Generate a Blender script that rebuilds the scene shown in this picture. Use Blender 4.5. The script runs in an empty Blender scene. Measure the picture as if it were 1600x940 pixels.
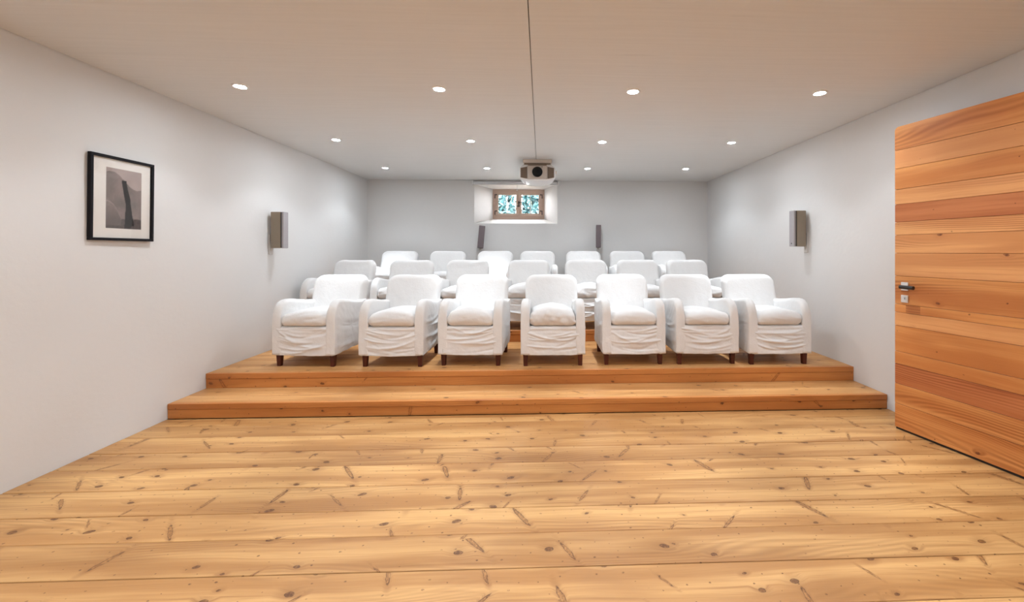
import bpy, bmesh, math, random
from mathutils import Vector, Matrix, noise

scene = bpy.context.scene
COL = scene.collection

# ------------------------------------------------------------------ camera
cam_d = bpy.data.cameras.new('camera')
cam = bpy.data.objects.new('camera', cam_d); COL.objects.link(cam)
cam.location = (0, 0, 1.4)
cam.rotation_euler = (math.pi / 2, 0, -0.0381)
cam_d.sensor_width = 36.0
cam_d.lens = 652.76 / 1600 * 36.0
cam_d.shift_x = (800 - 870.31) / 1600
cam_d.shift_y = (392.29 - 470) / 1600
cam_d.clip_start = 0.02
scene.camera = cam

# ------------------------------------------------------------------ world, exposure, lamp powers
world = bpy.data.worlds.new('sky'); scene.world = world
world.use_nodes = True
bg = world.node_tree.nodes['Background']
bg.inputs[0].default_value = (0.97, 0.975, 1.0, 1)
bg.inputs[1].default_value = 60.0
scene.view_settings.view_transform = 'Standard'
scene.view_settings.look = 'None'
scene.view_settings.gamma = 1.0
scene.view_settings.use_curve_mapping = False
scene.view_settings.exposure = 0.02
LAMP_WIDE, LAMP_NARROW = 24.0, 140.0        # watts of the two beams (spill and core) of every downlight
LAMP_COLOR = (0.82, 0.90, 0.965)
BULB = 430.0                               # radiance of the frosted bulb face itself

# ------------------------------------------------------------------ room dimensions (metres)
XL, XR, YN, YB, ZC = -3.118, 3.084, -2.0, 7.631, 2.686
STEP1, TIER1, TIER2, TIER3 = 0.1254, 0.2625, 0.4069, 0.535
Y1, Y2, Y3, Y4 = 3.605, 4.005, 5.257, 6.36

# ------------------------------------------------------------------ helpers
def mesh_obj(name, verts, faces, mat=None, parent=None, smooth=False, kind=None):
    me = bpy.data.meshes.new(name)
    me.from_pydata([tuple(v) for v in verts], [], faces)
    me.update()
    if smooth:
        me.polygons.foreach_set('use_smooth', [True] * len(me.polygons))
    o = bpy.data.objects.new(name, me); COL.objects.link(o)
    if mat: me.materials.append(mat)
    if parent: o.parent = parent
    if kind: o['kind'] = kind
    return o

def bm_obj(name, bm, mat=None, parent=None, smooth=False, kind=None):
    me = bpy.data.meshes.new(name)
    bmesh.ops.recalc_face_normals(bm, faces=bm.faces)
    bm.to_mesh(me); bm.free()
    if smooth:
        me.polygons.foreach_set('use_smooth', [True] * len(me.polygons))
    o = bpy.data.objects.new(name, me); COL.objects.link(o)
    if mat: me.materials.append(mat)
    if parent: o.parent = parent
    if kind: o['kind'] = kind
    return o

def add_box(bm, x0, x1, y0, y1, z0, z1, bevel=0.0, seg=1):
    vs = [bm.verts.new((x, y, z)) for z in (z0, z1) for y in (y0, y1) for x in (x0, x1)]
    fs = [bm.faces.new([vs[i] for i in q]) for q in
          ((0, 2, 3, 1), (4, 5, 7, 6), (0, 1, 5, 4), (2, 6, 7, 3), (0, 4, 6, 2), (1, 3, 7, 5))]
    if bevel > 0:
        es = list({e for f in fs for e in f.edges})
        bmesh.ops.bevel(bm, geom=es, offset=bevel, segments=seg, affect='EDGES', profile=0.5)
    return vs

def box(name, x0, x1, y0, y1, z0, z1, mat, parent=None, bevel=0.0, seg=1, kind=None, smooth=False):
    bm = bmesh.new(); add_box(bm, x0, x1, y0, y1, z0, z1, bevel, seg)
    return bm_obj(name, bm, mat, parent, smooth, kind)

def add_tube(bm, p0, p1, r0, r1=None, n=12, caps=True):
    r1 = r0 if r1 is None else r1
    p0, p1 = Vector(p0), Vector(p1); d = (p1 - p0).normalized()
    a = d.orthogonal().normalized(); b = d.cross(a)
    rings = []
    for p, r in ((p0, r0), (p1, r1)):
        rings.append([bm.verts.new(p + (a * math.cos(t) + b * math.sin(t)) * r)
                      for t in [2 * math.pi * k / n for k in range(n)]])
    for k in range(n):
        bm.faces.new((rings[0][k], rings[0][(k + 1) % n], rings[1][(k + 1) % n], rings[1][k]))
    if caps:
        bm.faces.new(rings[0][::-1]); bm.faces.new(rings[1])

def add_lathe(bm, prof, n=24, axis='Z', centre=(0, 0, 0)):
    """prof: list of (radius, height)."""
    rings = []
    c = Vector(centre)
    for r, h in prof:
        ring = []
        for k in range(n):
            t = 2 * math.pi * k / n
            p = (r * math.cos(t), r * math.sin(t), h)
            if axis == 'Y': p = (p[0], p[2], p[1])
            ring.append(bm.verts.new(c + Vector(p)))
        rings.append(ring)
    for i in range(len(rings) - 1):
        for k in range(n):
            bm.faces.new((rings[i][k], rings[i][(k + 1) % n], rings[i + 1][(k + 1) % n], rings[i + 1][k]))
    bm.faces.new(rings[0][::-1]); bm.faces.new(rings[-1])

def empty(name, loc=(0, 0, 0), rz=0.0, parent=None):
    o = bpy.data.objects.new(name, None); COL.objects.link(o)
    o.location = loc; o.rotation_euler = (0, 0, rz); o.empty_display_size = 0.1
    if parent: o.parent = parent
    return o

def tag(o, label, cat, group=None):
    o['label'] = label; o['category'] = cat
    if group: o['group'] = group
    return o

# ------------------------------------------------------------------ material helpers
def new_mat(name):
    m = bpy.data.materials.new(name); m.use_nodes = True
    nt = m.node_tree
    return m, nt, nt.nodes['Principled BSDF']

class G:
    """tiny node-graph writer"""
    def __init__(s, nt): s.nt = nt
    def node(s, t, **kw):
        n = s.nt.nodes.new(t)
        for k, v in kw.items(): setattr(n, k, v)
        return n
    def link(s, a, b): s.nt.links.new(a, b)
    def put(s, sock, v):
        if hasattr(v, 'is_output'): s.link(v, sock)
        else: sock.default_value = v
    def math(s, op, a, b=0.0, c=0.0, clamp=False):
        n = s.node('ShaderNodeMath', operation=op); n.use_clamp = clamp
        s.put(n.inputs[0], a); s.put(n.inputs[1], b); s.put(n.inputs[2], c)
        return n.outputs[0]
    def vmath(s, op, a, b=(0, 0, 0)):
        n = s.node('ShaderNodeVectorMath', operation=op)
        s.put(n.inputs[0], a); s.put(n.inputs[1], b)
        return n.outputs[0] if op not in ('LENGTH', 'DISTANCE', 'DOT_PRODUCT') else n.outputs['Value']
    def comb(s, x, y, z=0.0):
        n = s.node('ShaderNodeCombineXYZ')
        for i, v in enumerate((x, y, z)): s.put(n.inputs[i], v)
        return n.outputs[0]
    def sep(s, v):
        n = s.node('ShaderNodeSeparateXYZ'); s.put(n.inputs[0], v); return n.outputs
    def noise(s, vec, scale=1.0, detail=3.0, rough=0.5, dist=0.0):
        n = s.node('ShaderNodeTexNoise'); s.put(n.inputs['Vector'], vec)
        n.inputs['Scale'].default_value = scale; n.inputs['Detail'].default_value = detail
        n.inputs['Roughness'].default_value = rough; n.inputs['Distortion'].default_value = dist
        return n.outputs[0]
    def ramp(s, fac, a, b, c0=(0, 0, 0, 1), c1=(1, 1, 1, 1)):
        n = s.node('ShaderNodeMapRange', interpolation_type='SMOOTHSTEP')
        s.put(n.inputs['Value'], fac); n.inputs[1].default_value = a; n.inputs[2].default_value = b
        return n.outputs[0]
    def mix(s, fac, a, b, mode='MIX'):
        n = s.node('ShaderNodeMix', data_type='RGBA', blend_type=mode)
        s.put(n.inputs[0], fac); s.put(n.inputs[6], a); s.put(n.inputs[7], b)
        return n.outputs[2]
    def bump(s, h, strength, dist):
        n = s.node('ShaderNodeBump'); s.put(n.inputs['Height'], h)
        n.inputs['Strength'].default_value = strength; n.inputs['Distance'].default_value = dist
        return n.outputs[0]

def rgba(c): return (c[0], c[1], c[2], 1.0)

def plain(name, col, rough=0.5, metal=0.0, spec=0.5, var=0.06, scale=20.0, bump=0.0):
    m, nt, b = new_mat(name); g = G(nt)
    tc = g.node('ShaderNodeTexCoord').outputs['Object']
    n = g.noise(tc, scale, 4.0)
    b.inputs['Base Color'].default_value = rgba(col)
    dark = tuple(c * (1 - var) for c in col); lite = tuple(min(1, c * (1 + var)) for c in col)
    g.link(g.mix(n, rgba(dark), rgba(lite)), b.inputs['Base Color'])
    b.inputs['Roughness'].default_value = rough; b.inputs['Metallic'].default_value = metal
    b.inputs['Specular IOR Level'].default_value = spec
    if bump: g.link(g.bump(n, bump, 0.004), b.inputs['Normal'])
    return m

def wood(name, light, mid, dark, knot, rough=0.42, knots=0.5, spikes=0.45, tone=0.35, dots=0.5, kscale=1.0, flame=0.35):
    m, nt, b = new_mat(name); g = G(nt)
    tc = g.node('ShaderNodeTexCoord').outputs['Object']
    rnd = g.node('ShaderNodeObjectInfo').outputs['Random']
    x, y, z = g.sep(tc)
    u = g.math('ADD', x, g.math('MULTIPLY', rnd, 61.7))
    v = g.math('ADD', g.math('ADD', y, z), g.math('MULTIPLY', rnd, 27.3))
    # wandering of the grain
    wob = g.noise(g.comb(g.math('MULTIPLY', u, 0.9), g.math('MULTIPLY', v, 2.5)), 1.0, 2.0)
    wob = g.math('MULTIPLY', g.math('SUBTRACT', wob, 0.5), 0.09)

    def knot_layer(su, sv, keep, a_along, a_across, lean, seed):
        """ellipses around jittered cell points; returns mask 0..1 and distance in radii"""
        vo = g.node('ShaderNodeTexVoronoi', voronoi_dimensions='2D', feature='F1')
        jit = g.noise(g.comb(g.math('MULTIPLY', u, 26), g.math('MULTIPLY', v, 40), seed), 1.0, 2.0)
        jit = g.math('MULTIPLY', g.math('SUBTRACT', jit, 0.5), 0.010)
        uu = g.math('ADD', g.math('ADD', u, seed), jit); vv = g.math('ADD', g.math('ADD', v, seed * 1.7), jit)
        vec = g.comb(g.math('MULTIPLY', uu, su), g.math('MULTIPLY', vv, sv))
        g.link(vec, vo.inputs['Vector']); vo.inputs['Scale'].default_value = 1.0
        px, py, _ = g.sep(vo.outputs['Position'])
        du = g.math('SUBTRACT', uu, g.math('DIVIDE', px, su))
        dv = g.math('SUBTRACT', vv, g.math('DIVIDE', py, sv))
        cr, cg_, cb = g.sep(vo.outputs['Color'])
        ln = g.math('MULTIPLY', g.math('SUBTRACT', cb, 0.5), lean)
        du = g.math('SUBTRACT', du, g.math('MULTIPLY', dv, ln))
        size = g.math('ADD', g.math('MULTIPLY', cg_, 0.9), 0.45)
        eu = g.math('DIVIDE', du, a_along); ev = g.math('DIVIDE', dv, a_across)
        d = g.math('SQRT', g.math('ADD', g.math('MULTIPLY', eu, eu), g.math('MULTIPLY', ev, ev)))
        d = g.math('DIVIDE', d, size)
        on = g.math('LESS_THAN', cr, keep)
        return d, on

    k1d, k1on = knot_layer(3.2, 7.0, knots, 0.015 * kscale, 0.0105 * kscale, 1.2, 3.1)
    k2d, k2on = knot_layer(2.3, 5.0, spikes, 0.0105 * kscale, 0.054 * kscale, 2.2, 11.4)
    k3d, k3on = knot_layer(11.0, 15.0, dots, 0.0055, 0.0045, 0.8, 23.9)
    def body(d, on): return g.math('MULTIPLY', g.ramp(d, 1.15, 0.55), on)
    def ring(d, on):
        r = g.math('ABSOLUTE', g.math('SUBTRACT', d, 0.95))
        return g.math('MULTIPLY', g.ramp(r, 0.28, 0.02), on)
    def halo(d, on, r): return g.math('MULTIPLY', g.ramp(d, r, 0.6), on)
    hal = g.math('MAXIMUM', halo(k1d, k1on, 4.5), halo(k2d, k2on, 3.0))
    # growth rings: bands across the board that wander and swell round the knots
    vv = g.math('ADD', v, g.math('ADD', wob, g.math('MULTIPLY', hal, 0.020)))
    broad = g.noise(g.comb(g.math('MULTIPLY', u, 0.55), g.math('MULTIPLY', vv, 9.0)), 1.0, 3.0, 0.55)
    streak = g.noise(g.comb(g.math('MULTIPLY', u, 0.9), g.math('MULTIPLY', vv, 55.0), 5.0), 1.0, 4.0, 0.6)
    fine = g.noise(g.comb(g.math('MULTIPLY', u, 5.0), g.math('MULTIPLY', vv, 320.0), 9.0), 1.0, 2.0, 0.5)
    fl = g.math('SINE', g.math('MULTIPLY', g.math('ADD', vv, g.math('MULTIPLY', g.noise(
        g.comb(g.math('MULTIPLY', u, 0.7), g.math('MULTIPLY', v, 3.0), 2.0), 1.0, 1.0), 0.35)), 260.0))
    flm = g.ramp(g.noise(g.comb(g.math('MULTIPLY', u, 0.45), g.math('MULTIPLY', v, 5.0), 31.0), 1.0, 1.0), 0.48, 0.66)
    fl = g.math('MULTIPLY', g.math('MULTIPLY', g.math('ADD', g.math('MULTIPLY', fl, 0.5), 0.5), flm), flame)
    patch = g.noise(g.comb(g.math('MULTIPLY', u, 1.1), g.math('MULTIPLY', vv, 4.0), 17.0), 1.0, 2.0)
    c = g.mix(g.ramp(g.math('ADD', g.math('MULTIPLY', broad, 0.7), g.math('MULTIPLY', patch, 0.3)), 0.38, 0.60), rgba(light), rgba(mid))
    c = g.mix(g.math('MULTIPLY', g.ramp(streak, 0.46, 0.74), 0.85), c, rgba(mid))
    c = g.mix(g.math('MULTIPLY', g.ramp(streak, 0.60, 0.85), 0.55), c, rgba(dark))
    c = g.mix(g.math('MULTIPLY', g.ramp(patch, 0.52, 0.75), 0.30), c, rgba(dark))
    c = g.mix(fl, c, rgba(dark))
    c = g.mix(g.math('MULTIPLY', g.ramp(fine, 0.52, 0.80), 0.35), c, rgba(dark))
    # board to board tone
    r2 = g.math('FRACT', g.math('MULTIPLY', rnd, 7.31))
    c = g.mix(g.math('MULTIPLY', r2, tone), c, rgba(dark))
    c = g.mix(g.math('MULTIPLY', hal, 0.30), c, rgba(dark))
    kcol = rgba(knot)
    patchy = g.ramp(g.noise(g.comb(g.math('MULTIPLY', u, 90), g.math('MULTIPLY', v, 60), 4.0), 1.0, 3.0), 0.30, 0.62)
    c = g.mix(g.math('MULTIPLY', body(k1d, k1on), 0.85), c, g.mix(patchy, rgba(dark), kcol))
    c = g.mix(g.math('MULTIPLY', ring(k1d, k1on), g.math('ADD', g.math('MULTIPLY', patchy, 0.6), 0.35)), c, kcol)
    c = g.mix(g.math('MULTIPLY', body(k2d, k2on), 0.70), c, g.mix(patchy, rgba(mid), rgba(dark)))
    c = g.mix(g.math('MULTIPLY', ring(k2d, k2on), g.math('ADD', g.math('MULTIPLY', patchy, 0.6), 0.3)), c, kcol)
    c = g.mix(g.math('MULTIPLY', body(k3d, k3on), g.math('MULTIPLY', patchy, 0.8)), c, kcol)
    g.link(c, b.inputs['Base Color'])
    ro = g.math('ADD', g.math('MULTIPLY', streak, 0.15), rough - 0.07)
    g.link(ro, b.inputs['Roughness'])
    b.inputs['Specular IOR Level'].default_value = 0.35
    h = g.math('ADD', g.math('MULTIPLY', fine, 0.3), streak)
    g.link(g.bump(h, 0.10, 0.003), b.inputs['Normal'])
    return m

M = {}
M['floor'] = wood('larch_floor', (0.655, 0.372, 0.145), (0.425, 0.204, 0.068), (0.200, 0.080, 0.024), (0.075, 0.022, 0.007), knots=0.65, spikes=0.65, dots=0.65)
M['tread'] = wood('larch_tread', (0.673, 0.363, 0.145), (0.502, 0.238, 0.082), (0.290, 0.119, 0.036), (0.065, 0.026, 0.010), knots=0.3, spikes=0.12)
M['riser'] = wood('larch_riser', (0.650, 0.269, 0.075), (0.512, 0.188, 0.048), (0.325, 0.106, 0.026), (0.07, 0.022, 0.009), knots=0.5, spikes=0.12, dots=0.3)
def door_wood(name, l, mi, d):
    return wood(name, l, mi, d, (0.10, 0.025, 0.012), rough=0.4, knots=0.22, spikes=0.0, tone=0.22, dots=0.06, kscale=0.75, flame=0.8)
M['door_orange'] = door_wood('cedar_orange', (0.750, 0.344, 0.110), (0.580, 0.215, 0.060), (0.330, 0.095, 0.025))
M['door_light'] = door_wood('cedar_light', (0.825, 0.419, 0.169), (0.663, 0.294, 0.106), (0.463, 0.169, 0.055))
M['door_red'] = door_wood('cedar_red', (0.562, 0.206, 0.075), (0.438, 0.138, 0.045), (0.288, 0.075, 0.025))

M['door_patch'] = door_wood('cedar_patch', (0.56, 0.23, 0.075), (0.47, 0.17, 0.050), (0.33, 0.10, 0.028))
def plaster():
    m, nt, b = new_mat('white_plaster'); g = G(nt)
    tc = g.node('ShaderNodeTexCoord').outputs['Object']
    n1 = g.noise(tc, 1.3, 4.0); n2 = g.noise(tc, 28.0, 4.0)
    g.link(g.mix(n1, (0.700, 0.690, 0.680, 1), (0.735, 0.727, 0.718, 1)), b.inputs['Base Color'])
    b.inputs['Roughness'].default_value = 0.9; b.inputs['Specular IOR Level'].default_value = 0.2
    h = g.math('ADD', g.math('MULTIPLY', n1, 3.0), g.math('MULTIPLY', n2, 0.4))
    g.link(g.bump(h, 0.25, 0.01), b.inputs['Normal'])
    return m
M['plaster'] = plaster()

def ceiling_veneer():
    m, nt, b = new_mat('ceiling_veneer'); g = G(nt)
    tc = g.node('ShaderNodeTexCoord').outputs['Object']
    x, y, z = g.sep(tc)
    wob = g.math('MULTIPLY', g.noise(g.comb(g.math('MULTIPLY', x, 0.5), g.math('MULTIPLY', y, 1.2)), 1.0, 2.0), 0.12)
    yy = g.math('ADD', y, wob)
    n1 = g.noise(g.comb(g.math('MULTIPLY', x, 1.3), g.math('MULTIPLY', yy, 42.0)), 1.0, 3.0, 0.55)
    n2 = g.noise(g.comb(g.math('MULTIPLY', x, 0.35), g.math('MULTIPLY', yy, 3.0), 3.0), 1.0, 2.0)
    n3 = g.noise(g.comb(g.math('MULTIPLY', x, 2.2), g.math('MULTIPLY', yy, 30.0), 8.0), 1.0, 2.0)
    c = g.mix(n1, (0.645, 0.640, 0.625, 1), (0.745, 0.738, 0.725, 1))
    c = g.mix(g.math('MULTIPLY', n2, 0.25), c, (0.735, 0.72, 0.70, 1))
    c = g.mix(g.math('MULTIPLY', g.ramp(n3, 0.66, 0.82), 0.4), c, (0.52, 0.505, 0.49, 1))
    g.link(c, b.inputs['Base Color'])
    b.inputs['Roughness'].default_value = 0.5; b.inputs['Specular IOR Level'].default_value = 0.3
    g.link(g.bump(n1, 0.15, 0.003), b.inputs['Normal'])
    return m
M['ceiling'] = ceiling_veneer()

def linen():
    m, nt, b = new_mat('white_cotton'); g = G(nt)
    tc = g.node('ShaderNodeTexCoord').outputs['Object']
    rnd = g.node('ShaderNodeObjectInfo').outputs['Random']
    off = g.comb(g.math('MULTIPLY', rnd, 40.0), g.math('MULTIPLY', rnd, 17.0), 0.0)
    p = g.vmath('ADD', tc, off)
    n1 = g.noise(p, 5.0, 4.0, 0.6); n2 = g.noise(p, 38.0, 3.0, 0.6, 0.8)
    g.link(g.mix(n1, (0.735, 0.718, 0.708, 1), (0.785, 0.773, 0.766, 1)), b.inputs['Base Color'])
    b.inputs['Roughness'].default_value = 0.95; b.inputs['Specular IOR Level'].default_value = 0.1
    b.inputs['Sheen Weight'].default_value = 0.15
    h = g.math('ADD', n2, g.math('MULTIPLY', n1, 1.5))
    g.link(g.bump(h, 0.35, 0.006), b.inputs['Normal'])
    return m
M['linen'] = linen()

M['leg'] = wood('mahogany_leg', (0.115, 0.024, 0.013), (0.08, 0.016, 0.009), (0.04, 0.009, 0.006), (0.02, 0.006, 0.004), rough=0.35, knots=0.0, spikes=0.0, dots=0.0)
M['subfloor'] = plain('dark_subfloor', (0.05, 0.028, 0.014), 0.9)
M['gap'] = plain('shadow_gap', (0.03, 0.028, 0.026), 0.9)
M['black_frame'] = plain('black_lacquer', (0.007, 0.006, 0.008), 0.5, spec=0.15)
M['mat_board'] = plain('mat_board', (0.80, 0.76, 0.71), 0.9, var=0.03)
M['speaker_body'] = plain('taupe_casing', (0.27, 0.22, 0.165), 0.45, 0.15)
M['speaker_grille'] = plain('grey_grille_cloth', (0.36, 0.335, 0.345), 0.75, scale=300.0, var=0.15)
M['speaker_dark'] = plain('mauve_grille_cloth', (0.145, 0.112, 0.118), 0.75, scale=300.0, var=0.15)
M['black'] = plain('black_plastic', (0.012, 0.012, 0.013), 0.4)
M['lens'] = plain('lens_black', (0.004, 0.004, 0.005), 0.3, spec=0.25)
M['bracket'] = plain('pale_bracket', (0.62, 0.60, 0.58), 0.5)
M['proj_shell'] = plain('projector_shell', (0.80, 0.79, 0.79), 0.35, var=0.02)
M['proj_front'] = plain('projector_front', (0.56, 0.50, 0.45), 0.45, 0.1, var=0.04)
M['proj_vent'] = plain('projector_vent', (0.235, 0.175, 0.13), 0.55)
M['proj_mount'] = plain('projector_mount', (0.68, 0.62, 0.56), 0.5)
M['steel'] = plain('brushed_steel', (0.72, 0.71, 0.70), 0.3, 1.0, var=0.04)
M['rose'] = plain('satin_rose', (0.74, 0.72, 0.70), 0.35, 0.6, var=0.03)
M['iron'] = plain('dark_iron', (0.03, 0.028, 0.03), 0.6, 0.5)
M['white_trim'] = plain('white_metal', (0.80, 0.80, 0.80), 0.4, var=0.02)
M['blind'] = plain('blind_cloth', (0.76, 0.76, 0.77), 0.8, var=0.04)
M['window_wood'] = wood('pale_larch_window', (0.68, 0.52, 0.43), (0.60, 0.44, 0.35), (0.46, 0.32, 0.24), (0.10, 0.05, 0.03), knots=0.3, spikes=0.0, dots=0.0, kscale=1.0)
M['lead'] = plain('pink_muntin', (0.50, 0.36, 0.34), 0.6)
M['corridor'] = plain('corridor_paint', (0.70, 0.68, 0.66), 0.9)

def glass_mat():
    m = bpy.data.materials.new('clear_glass'); m.use_nodes = True
    nt = m.node_tree; nt.nodes.clear(); g = G(nt)
    out = g.node('ShaderNodeOutputMaterial')
    tr = g.node('ShaderNodeBsdfTransparent'); gl = g.node('ShaderNodeBsdfGlossy'); gl.inputs['Roughness'].default_value = 0.02
    ge = g.node('ShaderNodeNewGeometry')
    cs = g.math('ABSOLUTE', g.vmath('DOT_PRODUCT', ge.outputs['Normal'], ge.outputs['Incoming']))
    f0 = g.math('ADD', g.math('MULTIPLY', g.math('POWER', g.math('SUBTRACT', 1.0, cs, 0.0, True), 5.0), 0.96), 0.04)
    mx = g.node('ShaderNodeMixShader')
    g.link(f0, mx.inputs[0]); g.link(tr.outputs[0], mx.inputs[1]); g.link(gl.outputs[0], mx.inputs[2])
    g.link(mx.outputs[0], out.inputs[0])
    return m
M['glass'] = glass_mat()

def emit_mat(name, col, s):
    m = bpy.data.materials.new(name); m.use_nodes = True
    nt = m.node_tree; nt.nodes.clear(); g = G(nt)
    out = g.node('ShaderNodeOutputMaterial'); e = g.node('ShaderNodeEmission')
    e.inputs[0].default_value = rgba(col); e.inputs[1].default_value = s
    g.link(e.outputs[0], out.inputs[0]); return m
M['lamp'] = emit_mat('halogen_lamp', LAMP_COLOR, BULB)

def leaf_mat():
    m, nt, b = new_mat('leaf_green'); g = G(nt)
    tc = g.node('ShaderNodeTexCoord').outputs['Object']
    n = g.noise(tc, 6.0, 3.0)
    g.link(g.mix(n, (0.003, 0.045, 0.040, 1), (0.004, 0.040, 0.055, 1)), b.inputs['Base Color'])
    b.inputs['Roughness'].default_value = 0.6
    return m
M['leaf'] = leaf_mat()
M['soil'] = plain('garden_soil', (0.16, 0.14, 0.10), 0.95)

# ------------------------------------------------------------------ structure: floor
rng = random.Random(7)
floor = box('floor', XL, XR, YN, YB, -0.10, -0.026, M['subfloor'], kind='structure')
bounds = [3.600, 3.451, 3.243, 2.999, 2.781, 2.535, 2.294, 2.085, 1.854, 1.622, 1.40, 1.165, 0.94, 0.71, 0.47, 0.24, 0.01,
          -0.22, -0.45, -0.67, -0.90, -1.13, -1.36, -1.58, -1.81, YN]
def plank(name, x0, x1, y0, y1, z0, z1, mat, parent, gap=0.0018, lift=None):
    dz = rng.uniform(-0.0008, 0.0008) if lift is None else lift
    return box(name, x0, x1, y0 + gap, y1 - gap, z0, z1 + dz, mat, parent, bevel=0.0022)
for a, b_ in zip(bounds[1:], bounds[:-1]):
    plank('plank', XL + 0.002, XR - 0.002, a, b_, -0.026, 0.0, M['floor'], floor)

# ------------------------------------------------------------------ structure: walls
box('wall_left', XL - 0.25, XL, YN - 0.25, YB + 0.62, -0.10, ZC + 0.25, M['plaster'], kind='structure')
box('wall_front', XL, XR, YN - 0.25, YN, -0.10, ZC + 0.25, M['plaster'], kind='structure')
# right wall with the doorway the open door belongs to
DY0, DY1, DZ = 1.27, 2.275, 2.40
bm = bmesh.new()
add_box(bm, XR, XR + 0.25, YN - 0.25, DY0, -0.10, ZC + 0.25)
add_box(bm, XR, XR + 0.25, DY1, YB + 0.62, -0.10, ZC + 0.25)
add_box(bm, XR, XR + 0.25, DY0, DY1, DZ, ZC + 0.25)
bm_obj('wall_right', bm, M['plaster'], kind='structure')
bm = bmesh.new()
add_box(bm, XR + 0.25, XR + 1.35, DY0 - 0.35, DY0 - 0.25, -0.10, DZ + 0.1)
add_box(bm, XR + 0.25, XR + 1.35, DY1 + 0.25, DY1 + 0.35, -0.10, DZ + 0.1)
add_box(bm, XR + 1.35, XR + 1.45, DY0 - 0.35, DY1 + 0.35, -0.10, DZ + 0.1)
add_box(bm, XR + 0.25, XR + 1.45, DY0 - 0.35, DY1 + 0.35, DZ + 0.1, DZ + 0.2)
bm_obj('wall_corridor', bm, M['corridor'], kind='structure')
cf = box('floor_corridor', XR, XR + 1.45, DY0 - 0.25, DY1 + 0.25, -0.10, -0.004, M['floor'], kind='structure')

# back wall: one solid with a splayed window opening
WX0, WX1, WZ0, WZ1 = -1.212, 0.299, 1.905, 2.612      # opening on the room side
VX0, VX1, VZ0, VZ1 = -0.925, 0.064, 2.010, 2.584      # opening at the window
YW, YO = 8.00, 8.25
bm = bmesh.new()
def rect(x0, x1, z0, z1, y): return [bm.verts.new(p) for p in ((x0, y, z0), (x1, y, z0), (x1, y, z1), (x0, y, z1))]
loops = [rect(XL, XR, -0.10, ZC + 0.25, YB), rect(WX0, WX1, WZ0, WZ1, YB), rect(VX0, VX1, VZ0, VZ1, YW),
         rect(VX0, VX1, VZ0, VZ1, YO), rect(XL, XR, -0.10, ZC + 0.25, YO)]
for i in range(5):
    a, b_ = loops[i], loops[(i + 1) % 5]
    for k in range(4):
        bm.faces.new((a[k], a[(k + 1) % 4], b_[(k + 1) % 4], b_[k]))
bm_obj('wall_back', bm, M['plaster'], kind='structure')

# ------------------------------------------------------------------ structure: ceiling of two veneered panels
ceil = box('ceiling', XL, XR, YN, YB, ZC + 0.03, ZC + 0.25, M['gap'], kind='structure')
SEAM = -0.068
box('ceiling_panel', XL + 0.006, SEAM - 0.0025, YN + 0.006, YB - 0.006, ZC, ZC + 0.03, M['ceiling'], ceil)
box('ceiling_panel', SEAM + 0.0025, XR - 0.006, YN + 0.006, YB - 0.006, ZC, ZC + 0.03, M['ceiling'], ceil)

# ------------------------------------------------------------------ steps and seating tiers
def tier(name, label, y0, y1, z0, z1, nose, splits):
    t = empty(name, (0, y0, z0)); tag(t, label, 'step' if 'step' in name else 'platform')
    def P(n, x0, x1, ya, yb, za, zb, mat, bev=0.002):
        return box(n, x0, x1, ya - y0, yb - y0, za - z0, zb - z0, mat, t, bevel=bev)
    a, b_ = XL + 0.002, XR - 0.002
    P('riser_board', a, b_, y0 + 0.003, y0 + 0.030, z0 + 0.0005, z1 - nose - 0.0015, M['riser'])
    P('nosing', a, b_, y0, y0 + 0.034, z1 - nose, z1, M['riser'], 0.003)
    ys = [y0 + 0.034] + splits + [y1]
    for i in range(len(ys) - 1):
        P('plank', a, b_, ys[i] + 0.0015, ys[i + 1] - 0.0015, z1 - 0.03, z1 + rng.uniform(-0.0006, 0.0003), M['tread'], 0.002)
    box('support', a + 0.01, b_ - 0.01, 0.032, y1 - y0 - 0.002, 0.0005, z1 - 0.0305 - z0, M['subfloor'], t)
    return t
tier('wooden_step', 'wide low larch step on the floor in front of the seating platform', Y1, Y2 + 0.03, 0.0, STEP1, 0.048, [Y1 + 0.21])
tier('seating_platform', 'lowest larch seating platform carrying the front row of armchairs', Y2, Y3 + 0.03, STEP1, TIER1, 0.052,
     [Y2 + 0.23 + 0.235 * i for i in range(5)])
tier('seating_platform', 'middle larch seating platform carrying the second row of armchairs', Y3, Y4 + 0.03, TIER1, TIER2, 0.052,
     [Y3 + 0.23 + 0.235 * i for i in range(4)])
tier('seating_platform', 'topmost larch seating platform carrying the back row along the rear wall', Y4, YB - 0.002, TIER2, TIER3, 0.052,
     [Y4 + 0.23 + 0.235 * i for i in range(4)])
# ------------------------------------------------------------------ the window
win = empty('window_1', (0, YW + 0.0, VZ0)); win['kind'] = 'structure'
fx0, fx1, fz0, fz1 = VX0, VX1, VZ0, VZ1
W_, H_ = fx1 - fx0, fz1 - fz0
Yf = 0.035
bm = bmesh.new()
fw = 0.062
add_box(bm, fx0, fx1, Yf, Yf + 0.06, 0, fw, 0.003); add_box(bm, fx0, fx1, Yf, Yf + 0.06, H_ - fw, H_, 0.003)
add_box(bm, fx0, fx0 + fw, Yf, Yf + 0.06, fw, H_ - fw, 0.003); add_box(bm, fx1 - fw, fx1, Yf, Yf + 0.06, fw, H_ - fw, 0.003)
xc = (fx0 + fx1) / 2 + 0.004
add_box(bm, xc - 0.03, xc + 0.03, Yf, Yf + 0.06, fw, H_ - fw, 0.003)
bm_obj('window_frame', bm, M['window_wood'], win)
xm = (fx0 + fx1) / 2 + 0.004
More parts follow.
